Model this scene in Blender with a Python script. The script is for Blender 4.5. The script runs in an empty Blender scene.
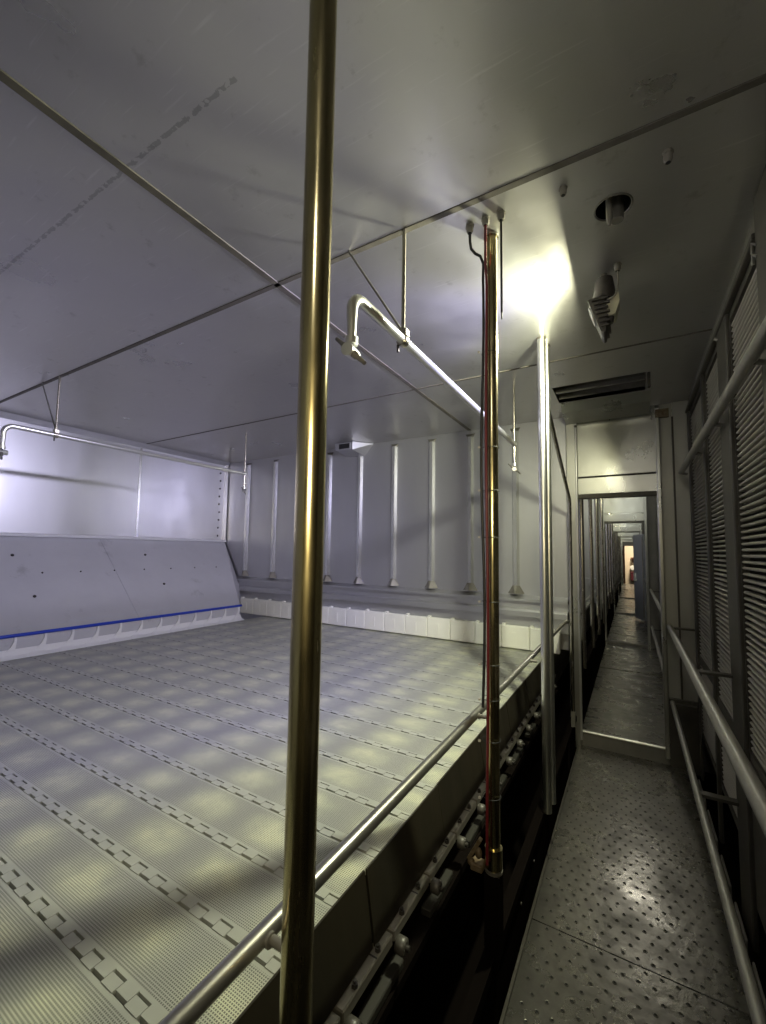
import bpy, math, random
from mathutils import Vector, Matrix
random.seed(7)
S = bpy.context.scene
COL = S.collection
PI = math.pi

# ------------------------------------------------------------------ camera
YAW, PITCH, ROLL = 0.538385, 0.072548, 0.015003
fw = Vector((-math.sin(YAW)*math.cos(PITCH), math.cos(YAW)*math.cos(PITCH), math.sin(PITCH)))
rt = Vector((math.cos(YAW), math.sin(YAW), 0.0))
up = rt.cross(fw)
R2 = rt*math.cos(ROLL) + up*math.sin(ROLL)
U2 = -rt*math.sin(ROLL) + up*math.cos(ROLL)
cd = bpy.data.cameras.new('camera')
cam = bpy.data.objects.new('camera', cd); COL.objects.link(cam)
M = Matrix((R2, U2, -fw)).transposed().to_4x4()
cam.matrix_world = M
cd.sensor_fit = 'VERTICAL'; cd.sensor_height = 36.0
cd.lens = 419.25/1024*36.0
cd.shift_x = (383-381.2)/1024; cd.shift_y = (519.1-512)/1024
cd.clip_start = 0.02; cd.clip_end = 100
S.camera = cam

# ------------------------------------------------------------------ world, lights, exposure
w = bpy.data.worlds.new('world'); S.world = w; w.use_nodes = True
w.node_tree.nodes['Background'].inputs[0].default_value = (0.0, 0.0, 0.0, 1)
S.view_settings.view_transform = 'Standard'; S.view_settings.look = 'None'
S.view_settings.gamma = 1.0; S.view_settings.exposure = 0.0
try: S.view_settings.use_curve_mapping = False
except Exception: pass

def lamp(name, loc, direction, radius, power, ramp=None, color=(1, 1, 1), spread=PI):
    """LED flood lamp: a small disk of light, bluish on its axis and yellow towards its rim (as such lamps are)"""
    ld = bpy.data.lights.new(name, 'AREA'); ld.shape = 'DISK'; ld.size = radius*2
    ld.energy = power; ld.color = color; ld.spread = spread
    o = bpy.data.objects.new(name, ld); COL.objects.link(o)
    o.location = loc
    o.rotation_euler = Vector(direction).to_track_quat('-Z', 'Y').to_euler()
    if ramp:
        ld.use_nodes = True; nt = ld.node_tree; N = nt.nodes; L = nt.links
        em = N.get('Emission') or N.new('ShaderNodeEmission')
        g = N.new('ShaderNodeNewGeometry')
        d = N.new('ShaderNodeVectorMath'); d.operation = 'DOT_PRODUCT'
        L.new(g.outputs['Incoming'], d.inputs[0]); L.new(g.outputs['Normal'], d.inputs[1])
        a = N.new('ShaderNodeMath'); a.operation = 'ABSOLUTE'; L.new(d.outputs['Value'], a.inputs[0])
        r = N.new('ShaderNodeValToRGB'); L.new(a.outputs[0], r.inputs[0])
        e = r.color_ramp.elements
        e[0].position, e[0].color = ramp[0][0], (*ramp[0][1], 1)
        e[1].position, e[1].color = ramp[-1][0], (*ramp[-1][1], 1)
        for p, c in ramp[1:-1]:
            k = e.new(p); k.color = (*c, 1)
        L.new(r.outputs[0], em.inputs['Color'])
        # the bulging lens sends nearly as much light sideways as forward
        mxx = N.new('ShaderNodeMath'); mxx.operation = 'MAXIMUM'; L.new(a.outputs[0], mxx.inputs[0]); mxx.inputs[1].default_value = 0.2
        dv = N.new('ShaderNodeMath'); dv.operation = 'DIVIDE'; dv.inputs[0].default_value = 1.0; L.new(mxx.outputs[0], dv.inputs[1])
        pw = N.new('ShaderNodeMath'); pw.operation = 'POWER'; L.new(dv.outputs[0], pw.inputs[0]); pw.inputs[1].default_value = 0.3
        L.new(pw.outputs[0], em.inputs['Strength'])
    return o

LED = [(0.0, (0.20, 0.195, 0.13)), (0.28, (0.33, 0.325, 0.22)), (0.50, (0.90, 0.92, 0.65)), (0.68, (0.90, 0.90, 0.80)), (0.81, (0.68, 0.66, 1.0)), (0.90, (0.70, 0.68, 0.94)), (1.0, (0.60, 0.58, 0.80))]
LX, LY, LZ = -0.131, 2.0, 1.036
lamp('flood_light', (LX, LY, LZ), (-1, 0, -0.325), 0.052, 88, LED)
lamp('added_fill_behind', (-0.02, -0.30, 1.12), (0.26, 0.72, -0.68), 0.05, 3.4, None, (1.0, 0.95, 0.84))  # unseen fill added to brighten the walkway and louvres
lamp('added_pole_highlight_behind', (0.20, -0.40, 0.30), (-0.60, 0.88, -0.18), 0.06, 3.6, None, (1.0, 0.84, 0.50), 1.3)  # unseen warm light added to put a highlight on the nearest pole
for k, (p, q) in enumerate(((52, 3.2), (52, 3.4), (52, 3.6), (52, 3.8), (52, 4.0))):
    lamp('flood_light_far', (-0.152, 6.0+4*k, 1.0), (-1, 0, 0), 0.05, p, LED)
    lamp('corridor_light', (-0.10, 5.2+4*k, 1.12), (0, 0.75, -0.65), 0.06, q*1.0, None, (0.97, 1.0, 0.90))
lamp('corridor_ceiling_light', (-0.03, 6.3, 1.10), (0, -0.65, -0.75), 0.07, 5.0, None, (1.0, 0.96, 0.84))
lamp('warm_room_light', (0.1, 25.0, 0.9), (0, 0.3, -1), 0.2, 70, None, (1.0, 0.85, 0.64))

# ------------------------------------------------------------------ materials
def mat(name, col, metallic=0.0, rough=0.5, col2=None, nscale=3.0, stretch=(1, 1, 1), namt=0.5, rvar=0.0, bump=0.0, bscale=40.0,
        spec=0.5, stains=0.0, stain_col=(0.03, 0.03, 0.025), stain_scale=6.0, world=True):
    m = bpy.data.materials.new(name); m.use_nodes = True
    nt = m.node_tree; N = nt.nodes; L = nt.links
    b = N['Principled BSDF']
    b.inputs['Base Color'].default_value = (*col, 1); b.inputs['Metallic'].default_value = metallic
    b.inputs['Roughness'].default_value = rough
    b.inputs['Specular IOR Level'].default_value = spec
    if col2 or rvar or bump or stains:
        if world:
            g = N.new('ShaderNodeNewGeometry'); src = g.outputs['Position']
        else:
            g = N.new('ShaderNodeTexCoord'); src = g.outputs['Object']
        mp = N.new('ShaderNodeMapping'); mp.inputs['Scale'].default_value = stretch
        L.new(src, mp.inputs[0])
        t = N.new('ShaderNodeTexNoise'); t.inputs['Scale'].default_value = nscale; t.inputs['Detail'].default_value = 5
        t.inputs['Roughness'].default_value = 0.6
        L.new(mp.outputs[0], t.inputs['Vector'])
        out = None
        if col2:
            cr = N.new('ShaderNodeValToRGB'); e = cr.color_ramp.elements
            e[0].position = 0.5-namt/2; e[1].position = 0.5+namt/2
            e[0].color = (*col, 1); e[1].color = (*col2, 1)
            L.new(t.outputs[0], cr.inputs[0]); out = cr.outputs[0]
        if stains:
            t3 = N.new('ShaderNodeTexNoise'); t3.inputs['Scale'].default_value = stain_scale; t3.inputs['Detail'].default_value = 8
            t3.inputs['Roughness'].default_value = 0.7
            L.new(src, t3.inputs['Vector'])
            c3 = N.new('ShaderNodeValToRGB'); e = c3.color_ramp.elements
            e[0].position = 0.60; e[0].color = (0, 0, 0, 1); e[1].position = 0.72; e[1].color = (stains, stains, stains, 1)
            L.new(t3.outputs[0], c3.inputs[0])
            mx = N.new('ShaderNodeMix'); mx.data_type = 'RGBA'
            L.new(c3.outputs[0], mx.inputs[0])
            if out: L.new(out, mx.inputs[6])
            else: mx.inputs[6].default_value = (*col, 1)
            mx.inputs[7].default_value = (*stain_col, 1)
            out = mx.outputs[2]
        if out: L.new(out, b.inputs['Base Color'])
        if rvar:
            mr = N.new('ShaderNodeMapRange'); mr.inputs['From Min'].default_value = 0.3; mr.inputs['From Max'].default_value = 0.7
            mr.inputs['To Min'].default_value = rough-rvar; mr.inputs['To Max'].default_value = rough+rvar
            L.new(t.outputs[0], mr.inputs[0]); L.new(mr.outputs[0], b.inputs['Roughness'])
        if bump:
            t2 = N.new('ShaderNodeTexNoise'); t2.inputs['Scale'].default_value = bscale; t2.inputs['Detail'].default_value = 3
            L.new(mp.outputs[0], t2.inputs['Vector'])
            bp = N.new('ShaderNodeBump'); bp.inputs['Strength'].default_value = bump; bp.inputs['Distance'].default_value = 0.01
            L.new(t2.outputs[0], bp.inputs['Height']); L.new(bp.outputs[0], b.inputs['Normal'])
    return m

MT = {}
MT['ceiling'] = mat('ceiling_steel', (0.54, 0.53, 0.52), 0.93, 0.35, (0.61, 0.60, 0.585), 2.2, (1, 1, 1), 0.5, 0.09, 0.10, 7.0, stains=0.35, stain_col=(0.22, 0.21, 0.185), stain_scale=11)
def ceiling_marks(m):
    nt = m.node_tree; N = nt.nodes; L = nt.links; b = N['Principled BSDF']
    g = N.new('ShaderNodeNewGeometry'); sx = N.new('ShaderNodeSeparateXYZ'); L.new(g.outputs['Position'], sx.inputs[0])
    def mt(op, a, c=None, d=None):
        n = N.new('ShaderNodeMath'); n.operation = op
        for i, v in enumerate((a, c, d)):
            if v is None: continue
            if isinstance(v, (int, float)): n.inputs[i].default_value = v
            else: L.new(v, n.inputs[i])
        return n.outputs[0]
    t = N.new('ShaderNodeTexNoise'); t.inputs['Scale'].default_value = 38; t.inputs['Detail'].default_value = 3; L.new(g.outputs['Position'], t.inputs['Vector'])
    near = mt('LESS_THAN', mt('ABSOLUTE', mt('SUBTRACT', sx.outputs[1], mt('ADD', 0.655, mt('MULTIPLY', mt('SUBTRACT', t.outputs[0], 0.5), 0.02)))), 0.0065)
    inx = mt('MULTIPLY', mt('GREATER_THAN', sx.outputs[0], -2.6), mt('LESS_THAN', sx.outputs[0], -0.85))
    k = mt('MULTIPLY', mt('MULTIPLY', near, inx), mt('GREATER_THAN', t.outputs[0], 0.46))
    # long fine scratches
    mp = N.new('ShaderNodeMapping'); mp.inputs['Rotation'].default_value = (0, 0, 0.5); mp.inputs['Scale'].default_value = (3, 60, 1); L.new(g.outputs['Position'], mp.inputs[0])
    t2 = N.new('ShaderNodeTexNoise'); t2.inputs['Scale'].default_value = 1.6; t2.inputs['Detail'].default_value = 6; L.new(mp.outputs[0], t2.inputs['Vector'])
    sc = N.new('ShaderNodeMapRange'); sc.inputs['From Min'].default_value = 0.62; sc.inputs['From Max'].default_value = 0.72; sc.inputs['To Max'].default_value = 0.35; L.new(t2.outputs[0], sc.inputs[0])
    old = b.inputs['Base Color'].links[0].from_socket
    mx = N.new('ShaderNodeMix'); mx.data_type = 'RGBA'; L.new(mt('MULTIPLY', k, 0.35), mx.inputs[0]); L.new(old, mx.inputs[6]); mx.inputs[7].default_value = (0.10, 0.095, 0.085, 1)
    m2 = N.new('ShaderNodeMix'); m2.data_type = 'RGBA'; L.new(sc.outputs[0], m2.inputs[0]); L.new(mx.outputs[2], m2.inputs[6]); m2.inputs[7].default_value = (0.78, 0.77, 0.76, 1)
    L.new(m2.outputs[2], b.inputs['Base Color'])
ceiling_marks(MT['ceiling'])
MT['sealant'] = mat('seam_sealant', (0.14, 0.125, 0.10), 0.0, 0.6, (0.08, 0.072, 0.058), 20)
MT['wall'] = mat('wall_steel', (0.58, 0.58, 0.59), 0.85, 0.38, (0.52, 0.52, 0.54), 2.0, (1, 1, 0.3), 0.5, 0.08, 0.05, 3.0)
MT['wall_left'] = mat('left_wall_steel', (0.66, 0.66, 0.68), 0.80, 0.36, (0.60, 0.60, 0.62), 2.0, (1, 1, 0.3), 0.5, 0.1, 0.25, 1.6)
MT['slant'] = mat('slant_sheet', (0.66, 0.66, 0.69), 0.25, 0.42, (0.59, 0.59, 0.62), 3.0, (1, 1, 1), 0.5, 0.06, 0.04, 4.0, stains=0.4, stain_scale=4, stain_col=(.25, .25, .25))
MT['rib'] = mat('rib_steel', (0.84, 0.84, 0.83), 0.85, 0.24, (0.70, 0.70, 0.69), 8, (1, 1, 0.3))
MT['steel'] = mat('tube_steel', (0.60, 0.57, 0.50), 1.0, 0.24, (0.50, 0.46, 0.38), 30, (1, 1, 0.15), 0.6, 0.06)
MT['reflected_gold'] = mat('reflected_gold_tube_steel', (0.58, 0.51, 0.29), 1.0, 0.22, (0.40, 0.34, 0.18), 20, (1, 1, 0.2), 0.6, 0.07)  # gold base colour stands in for a warm reflection on the pole steel
MT['bright'] = mat('bright_tube_steel', (0.80, 0.80, 0.74), 1.0, 0.30, (0.70, 0.70, 0.64), 30, (1, 1, 0.15))
MT['pipe'] = mat('white_pipe_steel', (0.70, 0.70, 0.68), 0.8, 0.28)
MT['rail'] = mat('rail_steel', (0.42, 0.41, 0.38), 0.9, 0.32, (0.34, 0.33, 0.30), 30)
MT['dull'] = mat('dull_steel', (0.24, 0.23, 0.205), 0.5, 0.5, (0.18, 0.17, 0.15), 8, (1, 1, 0.4), 0.5, 0.05)
MT['hand'] = mat('handrail_steel', (0.34, 0.33, 0.30), 0.6, 0.42, (0.27, 0.26, 0.235), 20)
MT['panel'] = mat('door_panel_steel', (0.50, 0.50, 0.46), 0.9, 0.30, (0.44, 0.44, 0.40), 4, (1, 1, 0.5), 0.5, 0.06)
MT['louvre'] = mat('louvre_slat', (0.40, 0.38, 0.335), 0.4, 0.42)
MT['frame'] = mat('coil_frame_steel', (0.085, 0.078, 0.066), 0.4, 0.5, (0.06, 0.054, 0.044), 8)
MT['dark'] = mat('dark_steel', (0.030, 0.026, 0.022), 0.2, 0.6, (0.05, 0.04, 0.032), 10)
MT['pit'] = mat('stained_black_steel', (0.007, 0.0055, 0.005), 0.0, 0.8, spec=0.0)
MT['black'] = mat('black_void', (0.008, 0.008, 0.008), 0.0, 0.8)
MT['rubber'] = mat('black_cable', (0.02, 0.02, 0.022), 0.0, 0.45)
MT['red'] = mat('red_cable', (0.15, 0.014, 0.018), 0.0, 0.4)
MT['tie'] = mat('white_cable_tie', (0.75, 0.72, 0.66), 0.0, 0.4)
MT['endwall'] = mat('end_wall_steel', (0.42, 0.41, 0.37), 0.6, 0.45, (0.34, 0.33, 0.295), 4, (1, 1, 0.3))
MT['ledge'] = mat('ledge_edge', (0.88, 0.88, 0.90), 0.2, 0.35)
MT['white'] = mat('white_plastic', (0.90, 0.90, 0.83), 0.0, 0.45, (0.84, 0.84, 0.77), 6)
MT['white2'] = mat('white_finger_plastic', (0.86, 0.86, 0.86), 0.0, 0.45)
MT['blue'] = mat('blue_plastic', (0.012, 0.05, 0.50), 0.0, 0.35)
MT['gland'] = mat('grey_gland', (0.26, 0.245, 0.21), 0.1, 0.5)
MT['plate'] = mat('side_plate_steel', (0.055, 0.045, 0.028), 0.5, 0.45, (0.022, 0.020, 0.015), 5, (1, 1, 0.2), 0.6, 0.08)
MT['link'] = mat('chain_link_steel', (0.20, 0.19, 0.165), 0.3, 0.5, (0.19, 0.175, 0.15), 18)
MT['bolt'] = mat('dark_bolt', (0.06, 0.055, 0.05), 0.6, 0.4)
MT['roller'] = mat('pale_roller', (0.08, 0.075, 0.066), 0.1, 0.4)
MT['dim'] = mat('dim_steel', (0.04, 0.038, 0.033), 0.3, 0.5)
MT['lampbody'] = mat('lamp_casting', (0.06, 0.055, 0.05), 0.3, 0.45, (0.10, 0.09, 0.085), 30)
MT['ivory'] = mat('ivory_plastic', (0.62, 0.60, 0.46), 0.0, 0.4)
MT['grime'] = mat('rusty_grime', (0.10, 0.06, 0.025), 0.2, 0.6, (0.20, 0.16, 0.10), 60, (1, 1, 1), 0.4)
MT['cream'] = mat('cream_wall', (0.84, 0.72, 0.54), 0.0, 0.6)
MT['wood'] = mat('brown_wood', (0.12, 0.045, 0.02), 0.0, 0.5)
MT['maroon'] = mat('maroon_plastic', (0.12, 0.02, 0.03), 0.0, 0.5)
MT['lens'] = mat('lamp_lens', (0.35, 0.35, 0.35), 0.0, 0.3)
MT['leaf'] = mat('door_leaf_steel', (0.36, 0.38, 0.42), 0.4, 0.4)

def floor_mat():
    m = mat('tread_plate_steel', (0.23, 0.22, 0.195), 0.75, 0.30, (0.085, 0.081, 0.071), 6, (1, 1, 1), 0.5, 0.10, 0.13, 30, stains=0.5, stain_col=(0.36, 0.35, 0.32), stain_scale=3.2)
    return m
MT['floor'] = floor_mat()
def far_floor_mat():
    m = mat('far_tread_steel', (0.20, 0.19, 0.165), 0.6, 0.36, (0.11, 0.104, 0.09), 5, (1, 1, 1), 0.6, 0.08, 0.5, 60)
    return m
MT['farfloor'] = far_floor_mat()

def belt_mat():
    m = bpy.data.materials.new('belt_mesh_plastic'); m.use_nodes = True
    nt = m.node_tree; N = nt.nodes; L = nt.links; b = N['Principled BSDF']
    b.inputs['Roughness'].default_value = 0.36; b.inputs['Specular IOR Level'].default_value = 0.7
    g = N.new('ShaderNodeNewGeometry'); sx = N.new('ShaderNodeSeparateXYZ'); L.new(g.outputs['Position'], sx.inputs[0])
    def math_(op, a, bb=None, c=None):
        n = N.new('ShaderNodeMath'); n.operation = op
        for i, v in enumerate((a, bb, c)):
            if v is None: continue
            if isinstance(v, (int, float)): n.inputs[i].default_value = v
            else: L.new(v, n.inputs[i])
        return n.outputs[0]
    # paler yellowish patches in the middle of each module, on a 0.285 m grid
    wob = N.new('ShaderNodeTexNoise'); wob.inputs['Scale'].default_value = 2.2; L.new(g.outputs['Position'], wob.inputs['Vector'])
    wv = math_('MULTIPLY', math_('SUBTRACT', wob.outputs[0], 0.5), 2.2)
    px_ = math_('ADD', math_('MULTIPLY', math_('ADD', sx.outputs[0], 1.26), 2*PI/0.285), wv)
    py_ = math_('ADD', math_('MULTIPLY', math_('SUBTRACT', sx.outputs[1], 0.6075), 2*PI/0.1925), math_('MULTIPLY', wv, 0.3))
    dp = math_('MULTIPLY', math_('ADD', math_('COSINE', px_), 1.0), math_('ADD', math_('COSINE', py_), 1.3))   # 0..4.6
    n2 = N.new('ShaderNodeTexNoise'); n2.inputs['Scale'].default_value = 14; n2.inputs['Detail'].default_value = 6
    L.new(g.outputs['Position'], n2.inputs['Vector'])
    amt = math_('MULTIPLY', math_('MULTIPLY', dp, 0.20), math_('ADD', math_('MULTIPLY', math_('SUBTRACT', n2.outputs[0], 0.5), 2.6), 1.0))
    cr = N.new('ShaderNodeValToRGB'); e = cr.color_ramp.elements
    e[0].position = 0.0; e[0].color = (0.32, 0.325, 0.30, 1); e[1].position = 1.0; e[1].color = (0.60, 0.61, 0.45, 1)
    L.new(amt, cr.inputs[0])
    # mesh holes (8 mm pitch)
    hx = math_('LESS_THAN', math_('FRACT', math_('MULTIPLY', sx.outputs[0], 1/0.0058)), 0.60)
    hy = math_('LESS_THAN', math_('FRACT', math_('MULTIPLY', sx.outputs[1], 1/0.0058)), 0.60)
    ym = math_('FRACT', math_('MULTIPLY', math_('SUBTRACT', sx.outputs[1], 0.51), 1/0.1925))
    inm = math_('MULTIPLY', math_('GREATER_THAN', ym, 0.12), math_('LESS_THAN', ym, 0.88))
    hole = math_('MULTIPLY', math_('MULTIPLY', hx, hy), inm)
    hf = math_('MULTIPLY', hole, 0.85)
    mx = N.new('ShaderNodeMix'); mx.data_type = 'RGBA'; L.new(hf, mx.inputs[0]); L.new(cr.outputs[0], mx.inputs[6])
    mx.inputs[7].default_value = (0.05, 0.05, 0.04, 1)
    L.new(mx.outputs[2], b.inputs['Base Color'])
    bp = N.new('ShaderNodeBump'); bp.inputs['Strength'].default_value = 0.35; bp.inputs['Distance'].default_value = 0.003
    L.new(math_('SUBTRACT', 1.0, hole), bp.inputs['Height']); L.new(bp.outputs[0], b.inputs['Normal'])
    return m
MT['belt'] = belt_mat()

# ------------------------------------------------------------------ mesh builder
class MB:
    def __init__(s): s.v = []; s.f = []; s.sm = []; s.mi = []
    def add(s, vs, fs, smooth=False, mi=0):
        o = len(s.v); s.v += [tuple(p) for p in vs]
        for f in fs: s.f.append(tuple(i+o for i in f)); s.sm.append(smooth); s.mi.append(mi)
        return s
    def box(s, x0, x1, y0, y1, z0, z1, mi=0, rot=None, c=None):
        vs = [Vector(p) for p in ((x0, y0, z0), (x1, y0, z0), (x1, y1, z0), (x0, y1, z0), (x0, y0, z1), (x1, y0, z1), (x1, y1, z1), (x0, y1, z1))]
        if rot is not None:
            c = Vector(c) if c is not None else Vector(((x0+x1)/2, (y0+y1)/2, (z0+z1)/2))
            vs = [c + rot @ (p-c) for p in vs]
        return s.add(vs, [(0, 3, 2, 1), (4, 5, 6, 7), (0, 1, 5, 4), (1, 2, 6, 5), (2, 3, 7, 6), (3, 0, 4, 7)], False, mi)
    def bbox(s, x0, x1, y0, y1, z0, z1, b=0.004, mi=0):
        """box with chamfered edges"""
        pts = []
        idx = {}
        for ax in range(3):
            for sx in (0, 1):
                for sy in (0, 1):
                    for sz in (0, 1):
                        p = [x0 if not sx else x1, y0 if not sy else y1, z0 if not sz else z1]
                        for k, (sg, q) in enumerate(((sx, 0), (sy, 1), (sz, 2))):
                            if k != ax: p[k] += b if not sg else -b
                        idx[(ax, sx, sy, sz)] = len(pts); pts.append(p)
        I = lambda a, x, y, z: idx[(a, x, y, z)]
        F = []
        for sg in (0, 1):
            F.append([I(0, sg, 0, 0), I(0, sg, 1, 0), I(0, sg, 1, 1), I(0, sg, 0, 1)][::1 if sg else -1])
            F.append([I(1, 0, sg, 0), I(1, 0, sg, 1), I(1, 1, sg, 1), I(1, 1, sg, 0)][::1 if sg else -1])
            F.append([I(2, 0, 0, sg), I(2, 1, 0, sg), I(2, 1, 1, sg), I(2, 0, 1, sg)][::1 if sg else -1])
        for a in (0, 1):
            for c in (0, 1):
                F.append([I(0, a, c, 0), I(0, a, c, 1), I(1, a, c, 1), I(1, a, c, 0)][::-1 if a != c else 1])
                F.append([I(0, a, 0, c), I(2, a, 0, c), I(2, a, 1, c), I(0, a, 1, c)][::-1 if a == c else 1])
                F.append([I(1, 0, a, c), I(1, 1, a, c), I(2, 1, a, c), I(2, 0, a, c)][::-1 if a == c else 1])
        for x in (0, 1):
            for y in (0, 1):
                for z in (0, 1):
                    F.append([I(0, x, y, z), I(1, x, y, z), I(2, x, y, z)][::1 if (x+y+z) % 2 else -1])
        return s.add(pts, F, False, mi)
    def tube(s, pts, r, n=16, mi=0, caps=True):
        pts = [Vector(p) for p in pts]; m = len(pts)
        rr = r if isinstance(r, (list, tuple)) else [r]*m
        T = []
        for i in range(m):
            a = pts[max(i-1, 0)]; b = pts[min(i+1, m-1)]
            t = (b-a).normalized()
            if 0 < i < m-1:
                t = ((pts[i]-a).normalized()+(b-pts[i]).normalized()).normalized()
            T.append(t)
        ref = Vector((0, 0, 1)) if abs(T[0].z) < 0.9 else Vector((1, 0, 0))
        u = (ref - T[0]*ref.dot(T[0])).normalized()
        vs = []; rings = []
        for i in range(m):
            u = (u - T[i]*u.dot(T[i])).normalized(); v = T[i].cross(u)
            ring = [pts[i] + (u*math.cos(2*PI*k/n)+v*math.sin(2*PI*k/n))*rr[i] for k in range(n)]
            rings.append(ring); vs += ring
        fs = []
        for i in range(m-1):
            for k in range(n):
                a = i*n+k; b = i*n+(k+1) % n
                fs.append((a, b, b+n, a+n))
        s.add(vs, fs, True, mi)
        if caps:
            s.add(rings[0], [tuple(range(n-1, -1, -1))], False, mi); s.add(rings[-1], [tuple(range(n))], False, mi)
        return s
    def prism(s, prof, axis, a, b, mi=0, caps=True):
        """closed profile (2-D) swept along an axis; prof in the two other axes in order"""
        def P(p, t):
            if axis == 'x': return (t, p[0], p[1])
            if axis == 'y': return (p[0], t, p[1])
            return (p[0], p[1], t)
        n = len(prof)
        for i in range(n):
            j = (i+1) % n
            s.add([P(prof[i], a), P(prof[j], a), P(prof[j], b), P(prof[i], b)], [(0, 1, 2, 3)], False, mi)
        if caps:
            s.add([P(p, a) for p in prof], [tuple(range(n-1, -1, -1))], False, mi)
            s.add([P(p, b) for p in prof], [tuple(range(n))], False, mi)
        return s
    def ball(s, c, r, n=12, m=8, mi=0, sc=(1, 1, 1)):
        c = Vector(c); vs = []; fs = []
        for i in range(m+1):
            th = PI*i/m
            for k in range(n):
                ph = 2*PI*k/n
                vs.append((c.x+r*sc[0]*math.sin(th)*math.cos(ph), c.y+r*sc[1]*math.sin(th)*math.sin(ph), c.z+r*sc[2]*math.cos(th)))
        for i in range(m):
            for k in range(n):
                a = i*n+k; b = i*n+(k+1) % n
                fs.append((a, a+n, b+n, b))
        return s.add(vs, fs, True, mi)
    def mesh(s, name, mats, off=Vector((0, 0, 0))):
        me = bpy.data.meshes.new(name)
        me.from_pydata([tuple(Vector(p)-off) for p in s.v], [], s.f)
        for m in (mats if isinstance(mats, (list, tuple)) else [mats]): me.materials.append(m)
        me.polygons.foreach_set('use_smooth', s.sm); me.polygons.foreach_set('material_index', s.mi)
        me.update(); return me

def wloc(o):
    v = Vector((0, 0, 0))
    while o is not None: v += Vector(o.location); o = o.parent
    return v
def build(mb, name, mats, parent=None, origin=None, label=None, cat=None, group=None, kind=None, fix=True):
    """link the collected shapes as ONE mesh object; coordinates in mb are world coordinates"""
    off = Vector(origin) if origin is not None else None
    if off is None:
        if parent is not None: off = wloc(parent)
        else:
            xs = [p[0] for p in mb.v]; ys = [p[1] for p in mb.v]; zs = [p[2] for p in mb.v]
            off = Vector(((min(xs)+max(xs))/2, (min(ys)+max(ys))/2, min(zs)))
    if isinstance(mats, str): mats = MT[mats]
    elif isinstance(mats, (list, tuple)): mats = [MT[x] if isinstance(x, str) else x for x in mats]
    me = mb.mesh(name, mats, off)
    o = bpy.data.objects.new(name, me); COL.objects.link(o)
    if parent is not None: o.parent = parent; o.location = off-wloc(parent)
    else: o.location = off
    tag(o, label, cat, group, kind); return o
def tag(o, label=None, cat=None, group=None, kind=None):
    if label: o['label'] = label
    if cat: o['category'] = cat
    if group: o['group'] = group
    if kind: o['kind'] = kind
def thing(name, loc, label, cat, group=None):
    o = bpy.data.objects.new(name, None); COL.objects.link(o); o.location = loc; o.empty_display_size = 0.05
    tag(o, label, cat, group); return o
def inst(me, name, parent, loc, rz=0.0):
    """another part sharing mesh data"""
    o = bpy.data.objects.new(name, me); COL.objects.link(o); o.parent = parent; o.location = loc; o.rotation_euler = (0, 0, rz); return o
def struct(mb, name, mats, parent=None, **k):
    return build(mb, name, mats, parent, origin=None if parent else (0, 0, 0), kind=None if parent else 'structure', **k)
def arc(c, r, a0, a1, u, v, n=8):
    c = Vector(c); u = Vector(u); v = Vector(v)
    return [c+(u*math.cos(a0+(a1-a0)*i/n)+v*math.sin(a0+(a1-a0)*i/n))*r for i in range(n+1)]
B = lambda *a, **k: MB().box(*a, **k)

# ------------------------------------------------------------------ key planes
ZC, ZB, ZF, ZF2, YD = 1.21, -0.87, -1.60, -1.49, 4.0
XL, XR = -4.96, 0.40
Y0, YE = -0.45, 24.0
DX0, DX1, DZ = -0.392, 0.185, 0.466          # doorway

# ================================================================== structure
# ---- ceiling: panels with sealed joints
ceil = struct(B(XL-0.3, 0.9, -2.6, 28.0, ZC+0.45, ZC+0.5), 'ceiling', 'ceiling')
gx, gy = -1.372, 1.333
xs = [XL-0.15, gx, XR+0.30]
ys = [-0.8, -0.107, 1.333, 2.773, YD+0.02]
G = 0.006; T = 0.03
HX, HY, HR = -0.027, 1.60, 0.055
for i in range(2):
    for j in range(4):
        x0, x1, y0, y1 = xs[i]+G, xs[i+1]-G, ys[j]+G, ys[j+1]-G
        mb = MB()
        if i == 1 and j == 3:       # panel with the dark slot by the bulkhead
            a, b, c, d = -0.477, 0.115, 3.235, 3.60
            mb.box(x0, x1, y0, c, ZC, ZC+T); mb.box(x0, x1, d, y1, ZC, ZC+T); mb.box(x0, a, c, d, ZC, ZC+T); mb.box(b, x1, c, d, ZC, ZC+T)
        elif i == 1 and j == 2:     # panel with the round hole
            q = 0.12
            mb.box(x0, x1, y0, HY-q, ZC, ZC+T); mb.box(x0, x1, HY+q, y1, ZC, ZC+T)
            mb.box(x0, HX-q, HY-q, HY+q, ZC, ZC+T); mb.box(HX+q, x1, HY-q, HY+q, ZC, ZC+T)
            n = 32; sq = []; ci = []
            for k in range(n):
                t = 2*PI*k/n; cc, ss = math.cos(t), math.sin(t); m_ = max(abs(cc), abs(ss))
                sq.append((HX+q*cc/m_, HY+q*ss/m_, ZC)); ci.append((HX+HR*cc, HY+HR*ss, ZC))
            up_ = [(p[0], p[1], ZC+0.16) for p in ci]
            mb.add(sq+ci, [(k, n+k, n+(k+1) % n, (k+1) % n) for k in range(n)])
            mb.add(ci+up_, [(k, n+k, n+(k+1) % n, (k+1) % n) for k in range(n)], True, 1)
            mb.add(up_, [tuple(range(n))], False, 1)
        else:
            mb.box(x0, x1, y0, y1, ZC, ZC+T)
        build(mb, 'ceiling_panel', ['ceiling', 'black'], ceil)
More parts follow.
